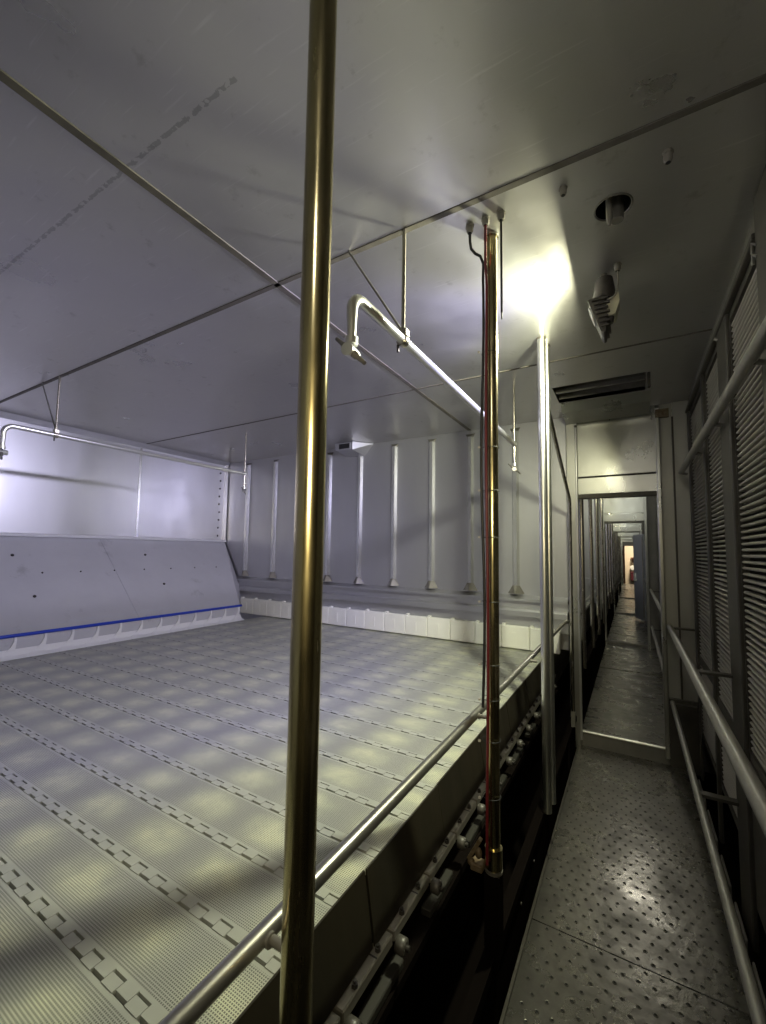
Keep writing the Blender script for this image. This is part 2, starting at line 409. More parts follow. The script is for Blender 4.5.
def strip(p, q, w_=0.022, h=0.003):
    p = Vector(p); q = Vector(q); d = (q-p).normalized(); s_ = Vector((-d.y, d.x, 0))*w_
    mb = MB(); z1 = Vector((0, 0, -h)); zz = Vector((0, 0, 0.006))
    pr = [s_+zz, s_*0.7+z1, -s_*0.7+z1, -s_+zz]
    vs = [p+k for k in pr]+[q+k for k in pr]
    mb.add(vs, [(0, 1, 5, 4), (1, 2, 6, 5), (2, 3, 7, 6)])
    return mb
build(strip((gx, -0.8, ZC), (gx, YD, ZC)), 'seam_strip', 'sealant', ceil)
for y in (-0.107, 1.333, 2.773):
    build(strip((XL, y, ZC), (XR, y, ZC), 0.016 if y < 2 else 0.010), 'seam_strip', 'sealant', ceil)
slot = MB()
a, b, c, d = -0.477, 0.115, 3.235, 3.60
for q in ((a-.01, a, c, d, ZC+.001, ZC+.36), (b, b+.01, c, d, ZC+.001, ZC+.36), (a-.01, b+.01, c-.01, c, ZC+.001, ZC+.36), (a-.01, b+.01, d, d+.01, ZC+.001, ZC+.36), (a-.01, b+.01, c-.01, d+.01, ZC+.36, ZC+.37)):
    slot.box(*q)
build(slot, 'slot_lining', 'dull', ceil)
build(MB().box(a, b, 3.42, 3.44, ZC+0.02, ZC+0.05), 'slot_rail', 'hand', ceil)
# far ceiling (modules behind the bulkhead) and the stretch behind the camera
build(B(XL-0.15, 0.9, YD+0.1, 28, ZC, ZC+T), 'ceiling_panel', 'ceiling', ceil)
build(B(XL-0.15, 0.9, -2.6, -0.82, ZC, ZC+T), 'ceiling_panel', 'ceiling', ceil)

# ---- floor: dark pan under the machine, tread plates on the walkway
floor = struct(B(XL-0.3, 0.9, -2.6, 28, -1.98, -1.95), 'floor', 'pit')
for (y0, y1) in ((-2.5, -0.02), (-0.01, 2.028), (2.034, 3.985)):
    mb = MB().box(-0.413, 0.345, y0, y1, ZF-0.006, ZF)
    build(mb, 'floor_plate', 'floor', floor)
build(MB().box(-0.425, -0.414, -2.5, 3.98, ZF-0.05, ZF+0.006), 'floor_kerb', 'frame', floor)
build(MB().box(0.346, 0.352, -2.5, 3.98, ZF-0.05, ZF+0.05), 'floor_kerb', 'frame', floor)
tb = MB()
n = 8
for r in range(66):
    y = 0.62+0.0515*r
    for k in range(14):
        x = -0.375+0.051*k+(0.0255 if r % 2 else 0)
        if x > 0.32 or abs(y-2.031) < 0.016: continue
        rings = []
        for (rad, z) in ((0.0085, 0.0002), (0.0062, 0.0022), (0.0048, 0.0018), (0.0045, 0.0004)):
            rings.append([(x+rad*math.cos(2*PI*t/n), y+rad*math.sin(2*PI*t/n), ZF+z) for t in range(n)])
        vs = sum(rings, [])
        fs = [(i*n+t, i*n+(t+1) % n, (i+1)*n+(t+1) % n, (i+1)*n+t) for i in range(2) for t in range(n)]
        tb.add(vs, fs, False, 0)
        tb.add(rings[2]+rings[3], [(t, (t+1) % n, n+(t+1) % n, n+t) for t in range(n)], False, 1)
        tb.add(rings[3], [tuple(range(n))], False, 1)
build(tb, 'tread_buttons', ['floor', 'black'], floor, kind='stuff')
# corridor beyond: raised plates, one lip per module
build(B(-0.40, 0.30, 3.99, 4.03, ZF-0.05, ZF2+0.004), 'door_step', 'dull', floor)
build(MB().tube([(-0.39, 3.988, ZF2+0.002), (0.184, 3.988, ZF2+0.002)], 0.010, 12), 'step_nosing', 'bright', floor)
yy = [4.035, 5.28, 6.30, 7.06, 8.04, 10.0, 11.99, 14.0, 16.2, 20.0, 23.9]
for a_, b_ in zip(yy, yy[1:]):
    build(B(-0.40, 0.34, a_+0.012, b_-0.012, ZF2-0.01, ZF2+random.uniform(-0.006, 0.004)), 'floor_plate', 'floor', floor)
for y in (8.04, 11.99, 16.2):
    build(B(-0.40, 0.34, y-0.010, y+0.05, ZF2-0.04, ZF2+0.03), 'floor_sill', 'dull', floor)

# ---- left wall
wl = struct(B(XL-0.25, XL-0.12, -2.6, 28, -1.95, ZC+0.4), 'wall_left', 'wall_left')
for y0, y1 in ((-2.5, -0.4), (-0.394, 1.17), (1.174, 2.736), (2.744, 3.99), (4.1, 8), (8, 24)):
    build(B(XL-0.05, XL, y0, y1, 0.09, ZC-0.002), 'wall_panel', 'wall_left', wl)
build(B(XL-0.002, XL+0.006, 2.728, 2.752, 0.10, 1.16), 'wall_seam', 'rib', wl)
build(MB().prism([(XL, ZC-0.05), (XL+0.05, ZC-0.001), (XL, ZC-0.001)], 'y', Y0, 3.99), 'cove_strip', 'wall_left', wl)
build(MB().prism([(XL-0.05, 0.105), (XL+0.008, 0.105), (XL+0.026, 0.096), (XL+0.030, 0.085), (XL+0.022, 0.074), (XL-0.05, 0.07)][::-1], 'y', Y0, 3.99), 'wall_ledge', 'ledge', wl)
SX0, SZ0, SX1, SZ1 = XL-0.005, 0.07, -4.11, -0.712
YS0, YS1 = 3.985, 3.56
for y0, y1, y0b, y1b in ((Y0, 0.95, Y0, 0.95), (0.953, 2.35, 0.953, 2.35), (2.353, YS0, 2.353, YS1)):
    vs = [(SX0, y0, SZ0), (SX0, y1, SZ0), (SX1, y1b, SZ1), (SX1, y0b, SZ1)]
    vs += [(p[0]-0.012, p[1], p[2]-0.014) for p in vs]
    build(MB().add(vs, [(0, 3, 2, 1), (4, 5, 6, 7), (0, 1, 5, 4), (1, 2, 6, 5), (2, 3, 7, 6), (3, 0, 4, 7)]), 'slanted_panel', 'slant', wl)
vs = [(SX0, YS0, SZ0), (SX1, YS1, SZ1), (-4.605, 3.97, -0.52), (SX1, YS1, -1.0), (-4.605, 3.97, -1.0)]
build(MB().add(vs, [(0, 1, 2), (1, 3, 4, 2)]), 'corner_gusset', 'slant', wl)
for k in range(9):
    build(MB().tube([(XL, 3.86+random.uniform(-.01, .01), 0.16+0.11*k), (XL+0.010, 3.86, 0.16+0.11*k)], 0.013, 6), 'bolt_head', 'bolt', wl)
    y = 1.1+0.31*k; t = 0.42
    px_, pz_ = SX0+(SX1-SX0)*t, SZ0+(SZ1-SZ0)*t
    build(MB().tube([(px_, y, pz_), (px_+0.006, y, pz_+0.007)], 0.007, 6), 'bolt_head', 'bolt', wl)
for y, t in ((1.55, .22), (2.75, .22), (1.6, .66), (2.78, .62)):
    px_, pz_ = SX0+(SX1-SX0)*t, SZ0+(SZ1-SZ0)*t
    build(MB().tube([(px_, y, pz_), (px_+0.006, y, pz_+0.007)], 0.013, 6), 'bolt_head', 'bolt', wl)
build(B(XL-0.01, XL+0.012, 3.93, 3.985, 0.09, ZC-0.03), 'corner_trim', 'rib', wl)

# ---- bulkhead with the doorway (ends the machine bay)
RIBX = [-4.535, -4.02, -3.57, -3.122, -2.675, -2.225, -1.778, -1.362, -0.925]
wb = struct(B(XL-0.12, -0.48, YD+0.045, YD+0.06, ZB+0.02, ZC+0.3), 'wall_back', 'wall')
edges = [XL-0.02]+RIBX+[-0.48]
for a_, b_ in zip(edges, edges[1:]):
    build(B(a_+0.002, b_-0.002, YD, YD+0.04, -0.42, ZC-0.001), 'wall_panel', 'wall', wb)
for x in RIBX:
    mb = MB().prism([(x-0.032, YD), (x-0.016, YD-0.036), (x+0.016, YD-0.036), (x+0.032, YD)], 'z', -0.31, 1.135)
    build(mb, 'wall_rib', 'rib', wb)
    # gusset foot and cap
    z0, z1 = -0.385, -0.31
    mb = MB().add([(x-0.032, YD-.001, z1), (x-0.016, YD-0.036, z1), (x+0.016, YD-0.036, z1), (x+0.032, YD-.001, z1), (x-0.075, YD-.001, z0), (x+0.075, YD-.001, z0), (x, YD-0.06, z0)],
                  [(0, 4, 6, 1), (1, 6, 2), (2, 6, 5, 3), (4, 5, 6)])
    build(mb, 'rib_foot', 'dull', wb)
    mb = MB().add([(x-0.032, YD-.001, 1.135), (x-0.016, YD-0.036, 1.135), (x+0.016, YD-0.036, 1.135), (x+0.032, YD-.001, 1.135), (x-0.05, YD-.001, 1.17), (x+0.05, YD-.001, 1.17)],
                  [(0, 1, 4), (1, 2, 5, 4), (2, 3, 5)])
    build(mb, 'rib_cap', 'dull', wb)
build(MB().prism([(4.0, -0.395), (3.925, -0.425), (3.925, -0.445), (3.965, -0.445), (3.965, -0.515), (3.91, -0.515), (3.90, -0.53), (3.90, -0.575), (3.955, -0.585), (3.955, -0.70), (4.03, -0.70)][::-1], 'x', XL+0.25, -0.48), 'wall_ledge', 'wall', wb)
# post, jambs and header of the doorway
t1 = struct(MB().bbox(-0.478, -0.40, 3.955, 4.06, -1.62, ZC-0.002, 0.006), 'trim_1', 'panel')
build(MB().tube([(-0.396, 3.965, -1.55), (-0.396, 3.965, ZC-0.08)], 0.011, 12), 'jamb_tube', 'pipe', t1)
t2 = struct(MB().bbox(DX1, 0.215, 3.955, 4.06, -1.55, ZC-0.12, 0.005), 'trim_2', 'panel')
build(B(0.19, 0.28, 3.97, 4.05, ZC-0.118, ZC-0.05), 'trim_cap', 'grime', t2)
hd = struct(B(DX0-0.01, DX1+0.002, 4.0, 4.03, 0.655, ZC-0.002), 'trim_3', 'panel')
build(B(DX0-0.01, DX1, 3.99, 4.03, 0.505, 0.642), 'header_panel', 'panel', hd)
build(B(DX0-0.01, DX1, 4.0, 4.02, 0.638, 0.66), 'header_gap', 'dark', hd)
build(MB().bbox(DX0-0.01, DX1, 3.985, 4.06, 0.466, 0.502, 0.004), 'header_rail', 'sealant', hd)
build(MB().prism([(4.0, 1.185), (3.95, 1.125), (3.70, 1.155), (3.62, 1.209), (4.0, 1.209)], 'x', -0.47, 0.15), 'header_lip', 'panel', hd)
build(MB().bbox(0.118, 0.135, 3.235, 3.275, 1.11, 1.209, 0.003), 'slot_bracket', 'frame', ceil)
build(MB().tube([(-0.398, 3.96, 1.10), (-0.398, 3.945, 1.10)], 0.012, 6), 'bolt_head', 'bolt', t1)
# end wall right of the doorway
wr2 = struct(B(0.217, 0.30, 4.0, 4.04, -1.62, ZC-0.002), 'wall_end', 'endwall')
build(B(0.304, 0.42, 3.99, 4.04, -1.62, ZC-0.002), 'wall_panel', 'endwall', wr2)
build(B(0.213, 0.42, 3.96, 4.0, -1.62, -1.10), 'kick_panel', 'frame', wr2)
build(B(0.296, 0.308, 3.978, 4.0, -1.1, ZC-0.12), 'wall_seam', 'frame', wr2)

# ---- right wall: backing behind the coil, duct strip above
wr = struct(B(0.62, 0.66, -2.6, 28, -1.95, ZC), 'wall_right', 'black')
for y0, y1 in ((-0.8, 1.80), (1.806, 2.44), (2.446, 3.985)):
    build(B(0.405, 0.425, y0, y1, 1.085, ZC-0.001), 'duct_panel', 'dull', wr)
build(B(0.355, 0.62, 4.05, 24, -1.62, ZC-0.001), 'corridor_lining', 'dull', wr)
# wall behind the camera with an open doorway
wf = struct(B(XL-0.12, -0.48, Y0-0.05, Y0, -1.95, ZC), 'wall_front', 'wall')
build(B(0.25, 0.62, Y0-0.05, Y0, -1.95, ZC), 'wall_panel', 'dull', wf)
build(B(-0.48, 0.25, Y0-0.05, Y0, 0.46, ZC), 'wall_panel', 'panel', wf)
build(B(-0.55, 0.62, -2.56, -2.5, -1.95, ZC), 'wall_panel', 'dull', wf)
build(B(-0.55, -0.48, -2.5, Y0-0.05, -1.95, ZC), 'wall_panel', 'dull', wf)

# ---- later bulkheads down the corridor
for k in range(2, 7):
    y = 4.0*k
    z = 0.47+0.012*k
    wk = struct(B(XL-0.12, -0.48, y, y+0.04, ZB+0.03, ZC-0.002), 'wall_back', 'wall')
    build(MB().bbox(-0.478, -0.385, y-0.045, y+0.05, -1.6, ZC-0.003, 0.005), 'jamb', 'panel', wk)
    build(MB().bbox(DX1, 0.225, y-0.045, y+0.05, -1.6, ZC-0.003, 0.005), 'jamb', 'panel', wk)
    build(B(0.225, 0.354, y, y+0.04, -1.6, ZC-0.003), 'wall_panel', 'dull', wk)
    build(B(-0.385, DX1, y, y+0.03, z+0.17, ZC-0.003), 'header_panel', 'panel', wk)
    build(B(-0.385, DX1, y-0.01, y+0.03, z+0.04, z+0.155), 'header_panel', 'panel', wk)
    build(B(-0.385, DX1, y-0.015, y+0.05, z, z+0.035), 'header_rail', 'dull', wk)
    if k < 6: build(B(XL, -0.48, y-0.12, y, -0.55, -0.43), 'wall_ledge', 'wall', wk)
# far end room
we = struct(B(-2.0, 0.9, 26.6, 26.7, -1.95, ZC), 'wall_far', 'cream')
build(B(-0.385, -0.30, 24.06, 24.10, -1.49, 0.36), 'door_lining', 'wood', we)
build(B(-0.385, 0.19, 24.06, 24.10, 0.36, 0.55), 'door_lining', 'dull', we)

# ---- far door leaf, standing ajar
dl = thing('door_1', (0.245, 10.85, ZF2+0.03), None, None); dl['kind'] = 'structure'
ang = math.atan2(0.45, -0.178)
L_ = 0.48
def leafpt(s_, t_): return (0.245+math.cos(ang)*s_-math.sin(ang)*t_, 10.85+math.sin(ang)*s_+math.cos(ang)*t_)
def leafbox(s0, s1, t0, t1_, z0, z1):
    ps = [leafpt(s0, t0), leafpt(s1, t0), leafpt(s1, t1_), leafpt(s0, t1_)]
    mb = MB(); vs = [(p[0], p[1], z0) for p in ps]+[(p[0], p[1], z1) for p in ps]
    return mb.add(vs, [(0, 3, 2, 1), (4, 5, 6, 7), (0, 1, 5, 4), (1, 2, 6, 5), (2, 3, 7, 6), (3, 0, 4, 7)])
build(leafbox(0, L_, 0, 0.04, ZF2+0.03, 0.42), 'door_panel', 'leaf', dl)
build(leafbox(L_-0.12, L_-0.08, 0.04, 0.08, -0.62, -0.44), 'door_handle', 'white', dl)
build(leafbox(0, 0.03, 0.04, 0.05, ZF2+0.1, 0.36), 'door_edge', 'hand', dl)

# ================================================================== belt and its machine
PIT = 0.1925; YB0 = 0.51
belt = thing('conveyor_belt', (-2.34, 1.9, ZB-0.03), 'wide grey perforated plastic conveyor belt filling the left of the chamber', 'conveyor belt')
X0b, X1b = -4.035, -0.645
row = MB()
TP = 0.085; gp = 0.0009
row.box(X0b, X1b, 0.015, PIT-0.015, -0.016, 0.0)
nt_ = int((X1b-X0b)/TP)
for k in range(nt_+1):
    x0 = X0b+k*TP
    if x0+TP/2 > X1b: break
    row.box(x0+gp, x0+TP/2-gp, -0.008, 0.0152, -0.016, 0.0018)                       # knuckles that reach back ...
    row.box(x0+TP/2+gp, min(x0+TP-gp, X1b), PIT-0.0152, PIT+0.008, -0.016, 0.0018)   # ... and forward
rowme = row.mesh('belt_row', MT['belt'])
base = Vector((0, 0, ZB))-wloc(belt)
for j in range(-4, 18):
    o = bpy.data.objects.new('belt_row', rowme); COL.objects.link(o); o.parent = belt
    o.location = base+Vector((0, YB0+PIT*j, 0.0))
build(B(X0b, X1b-0.03, Y0, 3.99, ZB-0.05, ZB-0.030), 'belt_bed', 'dark', belt)
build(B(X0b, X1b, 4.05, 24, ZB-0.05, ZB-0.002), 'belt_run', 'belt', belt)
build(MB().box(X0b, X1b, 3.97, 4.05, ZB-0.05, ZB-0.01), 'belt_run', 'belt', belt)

# side plates along the walkway edge of the belt
sp = thing('side_plate', (-0.63, 1.8, -1.05), 'dark grey steel side plates under the belt edge, above the chain', 'side plate')
pe = [Y0, 0.02, 0.51, 1.015, 1.505, 2.0, 2.5, 3.0, 3.5, 3.95]
for a_, b_ in zip(pe, pe[1:]):
    d_ = random.uniform(-0.002, 0.002)
    build(MB().prism([(-0.643+d_, ZB+0.006), (-0.638+d_, ZB+0.006), (-0.608+d_, -1.046), (-0.613+d_, -1.046)], 'y', a_+0.003, b_-0.003), 'plate', 'plate', sp)
    build(MB().prism([(-0.652, ZB-0.02), (-0.645, ZB-0.02), (-0.620, -1.04), (-0.627, -1.04)], 'y', b_-0.02, b_+0.02), 'joint_strip', 'black', sp)

# drive chain
ch = thing('drive_chain', (-0.605, 1.8, -1.15), 'bolted steel chain with pale rollers running beneath the side plates', 'chain')
CP = 0.24; cy0 = 0.965
lme = MB().bbox(-0.017, 0.017, -CP/2+0.004, CP/2-0.004, -0.03, 0.0, 0.003).box(-0.0165, 0.0165, 0.030, 0.0345, -0.0005, 0.0006, 1).mesh('chain_link', [MT['link'], MT['black']])
bme = MB().tube([(0, 0, 0), (0, 0, 0.010)], 0.0085, 6).tube([(0, 0, 0.010), (0, 0, 0.016)], 0.005, 8).mesh('bolt', MT['bolt'])
rme = MB().tube([(-0.014, 0, 0), (-0.011, 0, 0), (0.012, 0, 0), (0.016, 0, 0)], [0.014, 0.021, 0.021, 0.015], 16).mesh('roller', MT['roller'])
axm = MB().tube([(0.016, 0, 0), (0.026, 0, 0)], 0.008, 8).mesh('axle', MT['bolt'])
chb = wloc(ch)
for k in range(-5, 13):
    yc = cy0+CP*k
    l = inst(lme, 'chain_link', ch, Vector((-0.605, yc, -1.05))-chb)
    for dy in (-0.055, 0.052):
        inst(bme, 'bolt', l, (0.007, dy, 0.0))
    r = inst(rme, 'roller', ch, Vector((-0.575, yc-0.10, -1.092))-chb)
    inst(axm, 'axle', r, (0, 0, 0))
for k in range(-3, 9):
    yc = 0.55+0.38*k
    build(MB().bbox(-0.612, -0.578, yc, yc+0.20, -1.17, -1.146, 0.003), 'guide_piece', 'dim', ch)
build(B(-0.64, -0.57, Y0, 3.95, -1.20, -1.172), 'guide_beam', 'pit', ch)

# base beam carrying the poles
bm = thing('base_beam', (-0.445, 1.7, -1.6), 'dark stained steel beam between the chain pit and the walkway', 'beam')
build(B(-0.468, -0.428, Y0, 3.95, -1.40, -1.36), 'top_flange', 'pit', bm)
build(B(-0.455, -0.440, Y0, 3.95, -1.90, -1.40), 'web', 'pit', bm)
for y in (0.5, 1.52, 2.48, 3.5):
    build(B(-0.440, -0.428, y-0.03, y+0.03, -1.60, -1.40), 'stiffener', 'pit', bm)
for (y, z) in ((1.30, -1.46), (1.93, -1.48), (2.2, -1.47)):
    build(MB().tube([(-0.440, y, z), (-0.434, y, z)], 0.006, 8), 'bolt_head', 'roller', bm)

# blocks against the bulkhead
bg = thing('block_guard', (-2.4, 3.93, ZB), 'row of cream white plastic blocks along the foot of the ribbed back wall', 'guard')
x = -4.485
while x < -0.60:
    wv = random.uniform(-0.004, 0.004)
    mb = MB().bbox(x+0.002, min(x+0.244, -0.482), 3.885, 3.945, ZB+0.008, -0.668+wv, 0.006)
    mb.box(x+0.004, x+0.030, 3.895, 3.935, -0.672+wv, -0.652+wv)
    mb.box(x+0.10, x+0.13, 3.881, 3.886, ZB+0.05, -0.72, 0)
    build(mb, 'block', 'white', bg)
    x += 0.2465

# finger guard at the left edge of the belt
fg = thing('finger_guard', (-4.35, 2.0, ZB), 'white curved plastic finger guard with blue edging below the slanted left wall', 'guard')
FX, FZ = -4.10, -0.703
build(B(FX-0.012, FX-0.006, Y0, YS1, ZB-0.02, FZ), 'apron_sheet', 'slant', fg)
build(MB().prism([(FX-0.004, ZB+0.062), (FX+0.004, ZB+0.062), (FX+0.03, ZB+0.02), (X0b+0.02, ZB+0.006), (X0b+0.02, ZB+0.002), (FX-0.004, ZB+0.002)][::-1], 'y', Y0, YS1), 'apron_lip', 'white2', fg)
build(MB().tube([(FX+0.004, Y0, FZ), (FX+0.004, YS1+0.01, FZ)], 0.0135, 12), 'blue_edging', 'blue', fg)
yf = 1.39-0.195*9
while yf < YS1:
    mb = MB(); vs = []; fs = []
    prof = [(FX-0.004, FZ-0.012, 0.007, 0), (FX, FZ-0.05, 0.009, 0.003), (FX+0.004, FZ-0.085, 0.015, 0.014), (FX+0.010, FZ-0.115, 0.028, 0.034), (FX+0.022, FZ-0.138, 0.045, 0.056), (FX+0.05, FZ-0.156, 0.060, 0.072)]
    for (px_, pz_, h, sh) in prof:
        vs += [(px_+0.012, yf-h-sh, pz_), (px_+0.012, yf+h-sh, pz_), (px_-0.004, yf+h-sh, pz_-0.006), (px_-0.004, yf-h-sh, pz_-0.006)]
    for i in range(len(prof)-1):
        for k in range(4): fs.append((i*4+k, i*4+(k+1) % 4, (i+1)*4+(k+1) % 4, (i+1)*4+k))
    fs += [(0, 3, 2, 1), (20, 21, 22, 23)]
    mb.add(vs, fs); build(mb, 'finger', 'white2', fg)
    yf += 0.195

# ================================================================== poles
def pole(x, y, z0, z1, r, m, name, label, cat='pole', group=None, foot=True, cap=True):
    t = thing(name, (x, y, z0), label, cat, group)
    build(MB().tube([(x, y, z0+0.004), (x, y, z1)], r, 28), 'shaft', m, t)
    if foot: build(MB().tube([(x, y, z0), (x, y, z0+0.008)], r*1.35, 20), 'foot_plate', 'dull', t)
    if cap: build(MB().tube([(x, y, z1-0.008), (x, y, z1)], r*1.25, 20), 'ceiling_flange', 'steel', t)
    return t
PX = -0.432
pole(PX, 0.504, -1.36, ZC-0.001, 0.0235, 'reflected_gold', 'steel_pole', 'tall golden brown steel pole nearest the camera, standing before the belt')
pole(PX-0.004, 1.523, -1.10, ZC-0.001, 0.0225, 'reflected_gold', 'steel_pole', 'brown steel pole with red and black cables strapped to its side')
pole(-0.412, 2.43, -1.36, ZC-0.001, 0.0225, 'bright', 'steel_pole', 'bright steel pole of the close pair, the one nearer the camera', foot=False)
pole(-0.402, 2.53, -1.36, ZC-0.001, 0.018, 'bright', 'steel_pole', 'slimmer steel pole standing just behind its bright twin', foot=False)
# brace from the twin pole to the door post
bt = thing('brace_tube', (-0.425, 3.6, 0.3), 'thin sloping steel brace between the twin poles and the door post', 'brace')
build(MB().tube([(-0.425, 2.56, 0.955), (-0.425, 3.2, 0.66), (-0.425, 3.68, 0.44), (-0.425, 3.70, 0.40), (-0.425, 3.70, -1.25)], 0.013, 12), 'tube', 'steel', bt)
build(B(-0.44, -0.41, 3.685, 3.715, -1.36, -1.245), 'foot', 'dull', bt)

# hand rail along the belt
br = thing('belt_rail', (-0.50, 1.8, -0.60), 'long steel tube rail running along the walkway edge of the belt', 'rail')
build(MB().tube([(-0.50, Y0+0.02, -0.592), (-0.50, 3.86, -0.588), (-0.485, 3.92, -0.588), (-0.478, 3.955, -0.588)], 0.0145, 20), 'tube', 'rail', br)
for y in (0.504, 1.523, 2.43):
    build(MB().tube([(-0.488, y, -0.592), (-0.455, y, -0.592)], 0.007, 10), 'bracket', 'dull', br)
    build(MB().tube([(-0.487, y-0.002, -0.592), (-0.482, y-0.002, -0.592)], 0.011, 10), 'collar', 'dull', br)

# cables and glands at the brown pole
def gland(x, y, label, h=0.028, r=0.013):
    mb = MB().tube([(x, y, ZC), (x, y, ZC-0.008)], r*1.25, 6).tube([(x, y, ZC-0.008), (x, y, ZC-h*0.7), (x, y, ZC-h)], [r, r, r*0.75], 14)
    mb.tube([(x, y, ZC-h-0.0003), (x, y, ZC-h-0.001)], r*0.55, 12, 1)
    return build(mb, 'cable_gland', ['gland', 'black'], None, label=label, cat='gland', group='cable glands in the ceiling')
gland(-0.490, 1.434, 'grey ceiling gland whose black cable curls onto the brown pole')
gland(-0.428, 1.426, 'grey ceiling gland passing a red cable to the brown pole, between two others')
gland(-0.373, 1.430, 'grey ceiling gland holding the straight black probe')
gland(-0.167, 1.428, 'empty grey ceiling gland at the edge of the lit patch', 0.026, 0.011)
gland(0.123, 1.449, 'empty grey ceiling gland near the long seam, right of the round hole', 0.034, 0.012)
pr = thing('probe', (-0.373, 1.43, 0.80), 'thin straight black probe hanging from the ceiling beside the brown pole', 'probe')
build(MB().tube([(-0.373, 1.43, ZC-0.026), (-0.373, 1.432, 0.84)], 0.0042, 10), 'rod', 'rubber', pr)
build(MB().tube([(-0.373, 1.432, 0.84), (-0.373, 1.432, 0.815)], 0.0026, 8), 'tip', 'dull', pr)
def wig(x, y, z0, z1, n, ax, ay, ph):
    pts = []
    for i in range(n+1):
        t = i/n
        pts.append((x+ax*math.sin(ph+t*9.0), y+ay*math.cos(ph*1.7+t*7.3), z0+(z1-z0)*t))
    return pts
ct = [(-0.490, 1.434, ZC-0.026), (-0.490, 1.436, ZC-0.06), (-0.488, 1.442, ZC-0.085), (-0.476, 1.455, ZC-0.10), (-0.462, 1.470, ZC-0.105), (-0.456, 1.488, ZC-0.125)]
cb = build(MB().tube(ct+wig(-0.464, 1.500, 1.03, -0.55, 40, 0.005, 0.003, 0.6), 0.0052, 10), 'black_cable', 'rubber', None,
           label='black cable curling from a ceiling gland down the brown pole', cat='cable')
cr_ = build(MB().tube([(-0.428, 1.426, ZC-0.026), (-0.430, 1.43, ZC-0.06), (-0.445, 1.478, ZC-0.12)]+wig(-0.444, 1.484, 1.0, -1.06, 40, 0.003, 0.002, 2.0), 0.0052, 10), 'red_cable', 'red', None,
            label='dark red cable running down the left side of the brown pole', cat='cable')
for i, z in enumerate((0.74, 0.38, 0.22, 0.05, -0.18, -0.40, -0.52, -0.66, -0.85)):
    th = [(PX-0.004+0.031*math.cos(t)-0.004, 1.523+0.031*math.sin(t)-0.006, z) for t in [2*PI*k/16 for k in range(17)]]
    mb = MB().tube(th, 0.0012, 6, 1, False).box(-0.476, -0.469, 1.480, 1.488, z-0.003, z+0.003)
    build(mb, 'cable_tie', ['tie', 'rubber'], None, label='%s cable tie from the top on the cabled brown pole' % ('first second third fourth fifth sixth seventh eighth ninth'.split()[i]), cat='cable tie', group='cable ties on the brown pole')
build(MB().box(PX-0.03, PX+0.022, 1.498, 1.548, -1.359, -1.101), 'pole_stub', 'pit', None, label='black stub post carrying the foot of the cabled pole', cat='post')
# grimy clamp at the pole foot
pc = thing('pole_clamp', (PX-0.03, 1.50, -1.10), 'grimy rust brown clamp at the foot of the cabled pole', 'clamp')
build(MB().tube([(PX-0.004, 1.523, -1.085), (PX-0.004, 1.523, -1.02)], 0.030, 18), 'collar', 'reflected_gold', pc)
mb = MB().bbox(-0.505, -0.462, 1.475, 1.52, -1.095, -1.07, 0.004)
mb.box(-0.498, -0.486, 1.48, 1.50, -1.07, -0.985, rot=Matrix.Rotation(0.5, 3, 'Y'))
build(mb, 'lever', 'grime', pc)
build(MB().ball((-0.477, 1.485, -1.035), 0.012, sc=(1, 1, 1.5)), 'knob', 'grime', pc)
build(MB().ball((-0.505, 1.49, -1.075), 0.013), 'knob', 'grime', pc)

# ================================================================== spray pipes
def spray(x, label, y0, y1, ye, z, diag, r=0.0175, name='spray_pipe'):
    t = thing(name, (x, (y0+y1)/2, z), label, 'pipe', 'spray pipes hung from the ceiling')
    R = 0.055
    pts = [(x, ye, z-0.15)]+[(x, ye, z-R)]+arc((x, ye+R, z-R), R, PI, PI/2, (0, 1, 0), (0, 0, 1), 8)[1:]+[(x, (ye+y1)/2, z), (x, y1, z)]
    build(MB().tube(pts, [r*0.72, r*0.95]+[r]*(len(pts)-2), 18), 'pipe', 'pipe', t)
    for y, zb in ((y0, z+0.01), (y1-0.012, z-0.02)):
        build(MB().tube([(x, y, zb), (x, y, ZC-0.001)], 0.0075, 12), 'hanger_rod', 'steel', t)
    build(MB().tube([(x+0.0, y0+0.0, z+0.03), (x-diag, y0-0.01, ZC-0.002)], 0.0045, 8), 'brace_rod', 'dull', t)
    c = build(MB().tube([(x, y0-0.012, z), (x, y0+0.012, z)], r*1.32, 16).bbox(x-0.012, x+0.020, y0-0.016, y0+0.016, z+0.012, z+0.040, 0.003), 'clamp', 'steel', t)
    build(MB().tube([(x-r*1.2, y0, z-0.012), (x-r*1.2, y0, z-0.04)], 0.005, 6), 'clamp_screw', 'bolt', c)
    # nozzle heads at both ends
    def head(hx, hy, hz, k):
        nz = build(MB().tube([(hx, hy, hz+0.03), (hx, hy, hz+0.008)], r*1.15*k, 12).tube([(hx-0.004, hy+0.028*k, hz-0.012), (hx+0.004, hy-0.028*k, hz-0.016)], [0.017*k, 0.020*k], 12), 'nozzle_head', 'pipe', t)
        for sg in (-1, 1):
            u = Vector((0.80*sg, -0.15*sg, -0.75 if sg > 0 else 0.75))
            p = Vector((hx, hy-0.005, hz-0.012))
            build(MB().tube([p+u*0.014*k, p+u*0.034*k, p+u*0.038*k, p+u*0.075*k], [0.012*k, 0.011*k, 0.0075*k, 0.006*k], 10), 'nozzle', 'dull', nz)
    head(x, ye, z-0.17, 1.0)
    build(MB().tube([(x, y1-0.012, z-0.02), (x, y1-0.012, z-0.15)], 0.0095, 12), 'drop_pipe', 'steel', t)
    head(x, y1-0.012, z-0.17, 0.75)
    return t
spray(-0.71, 'bright spray pipe hung above the belt, right in front of the ribbed back wall', 1.327, 3.06, 0.998, 0.775, 0.25)
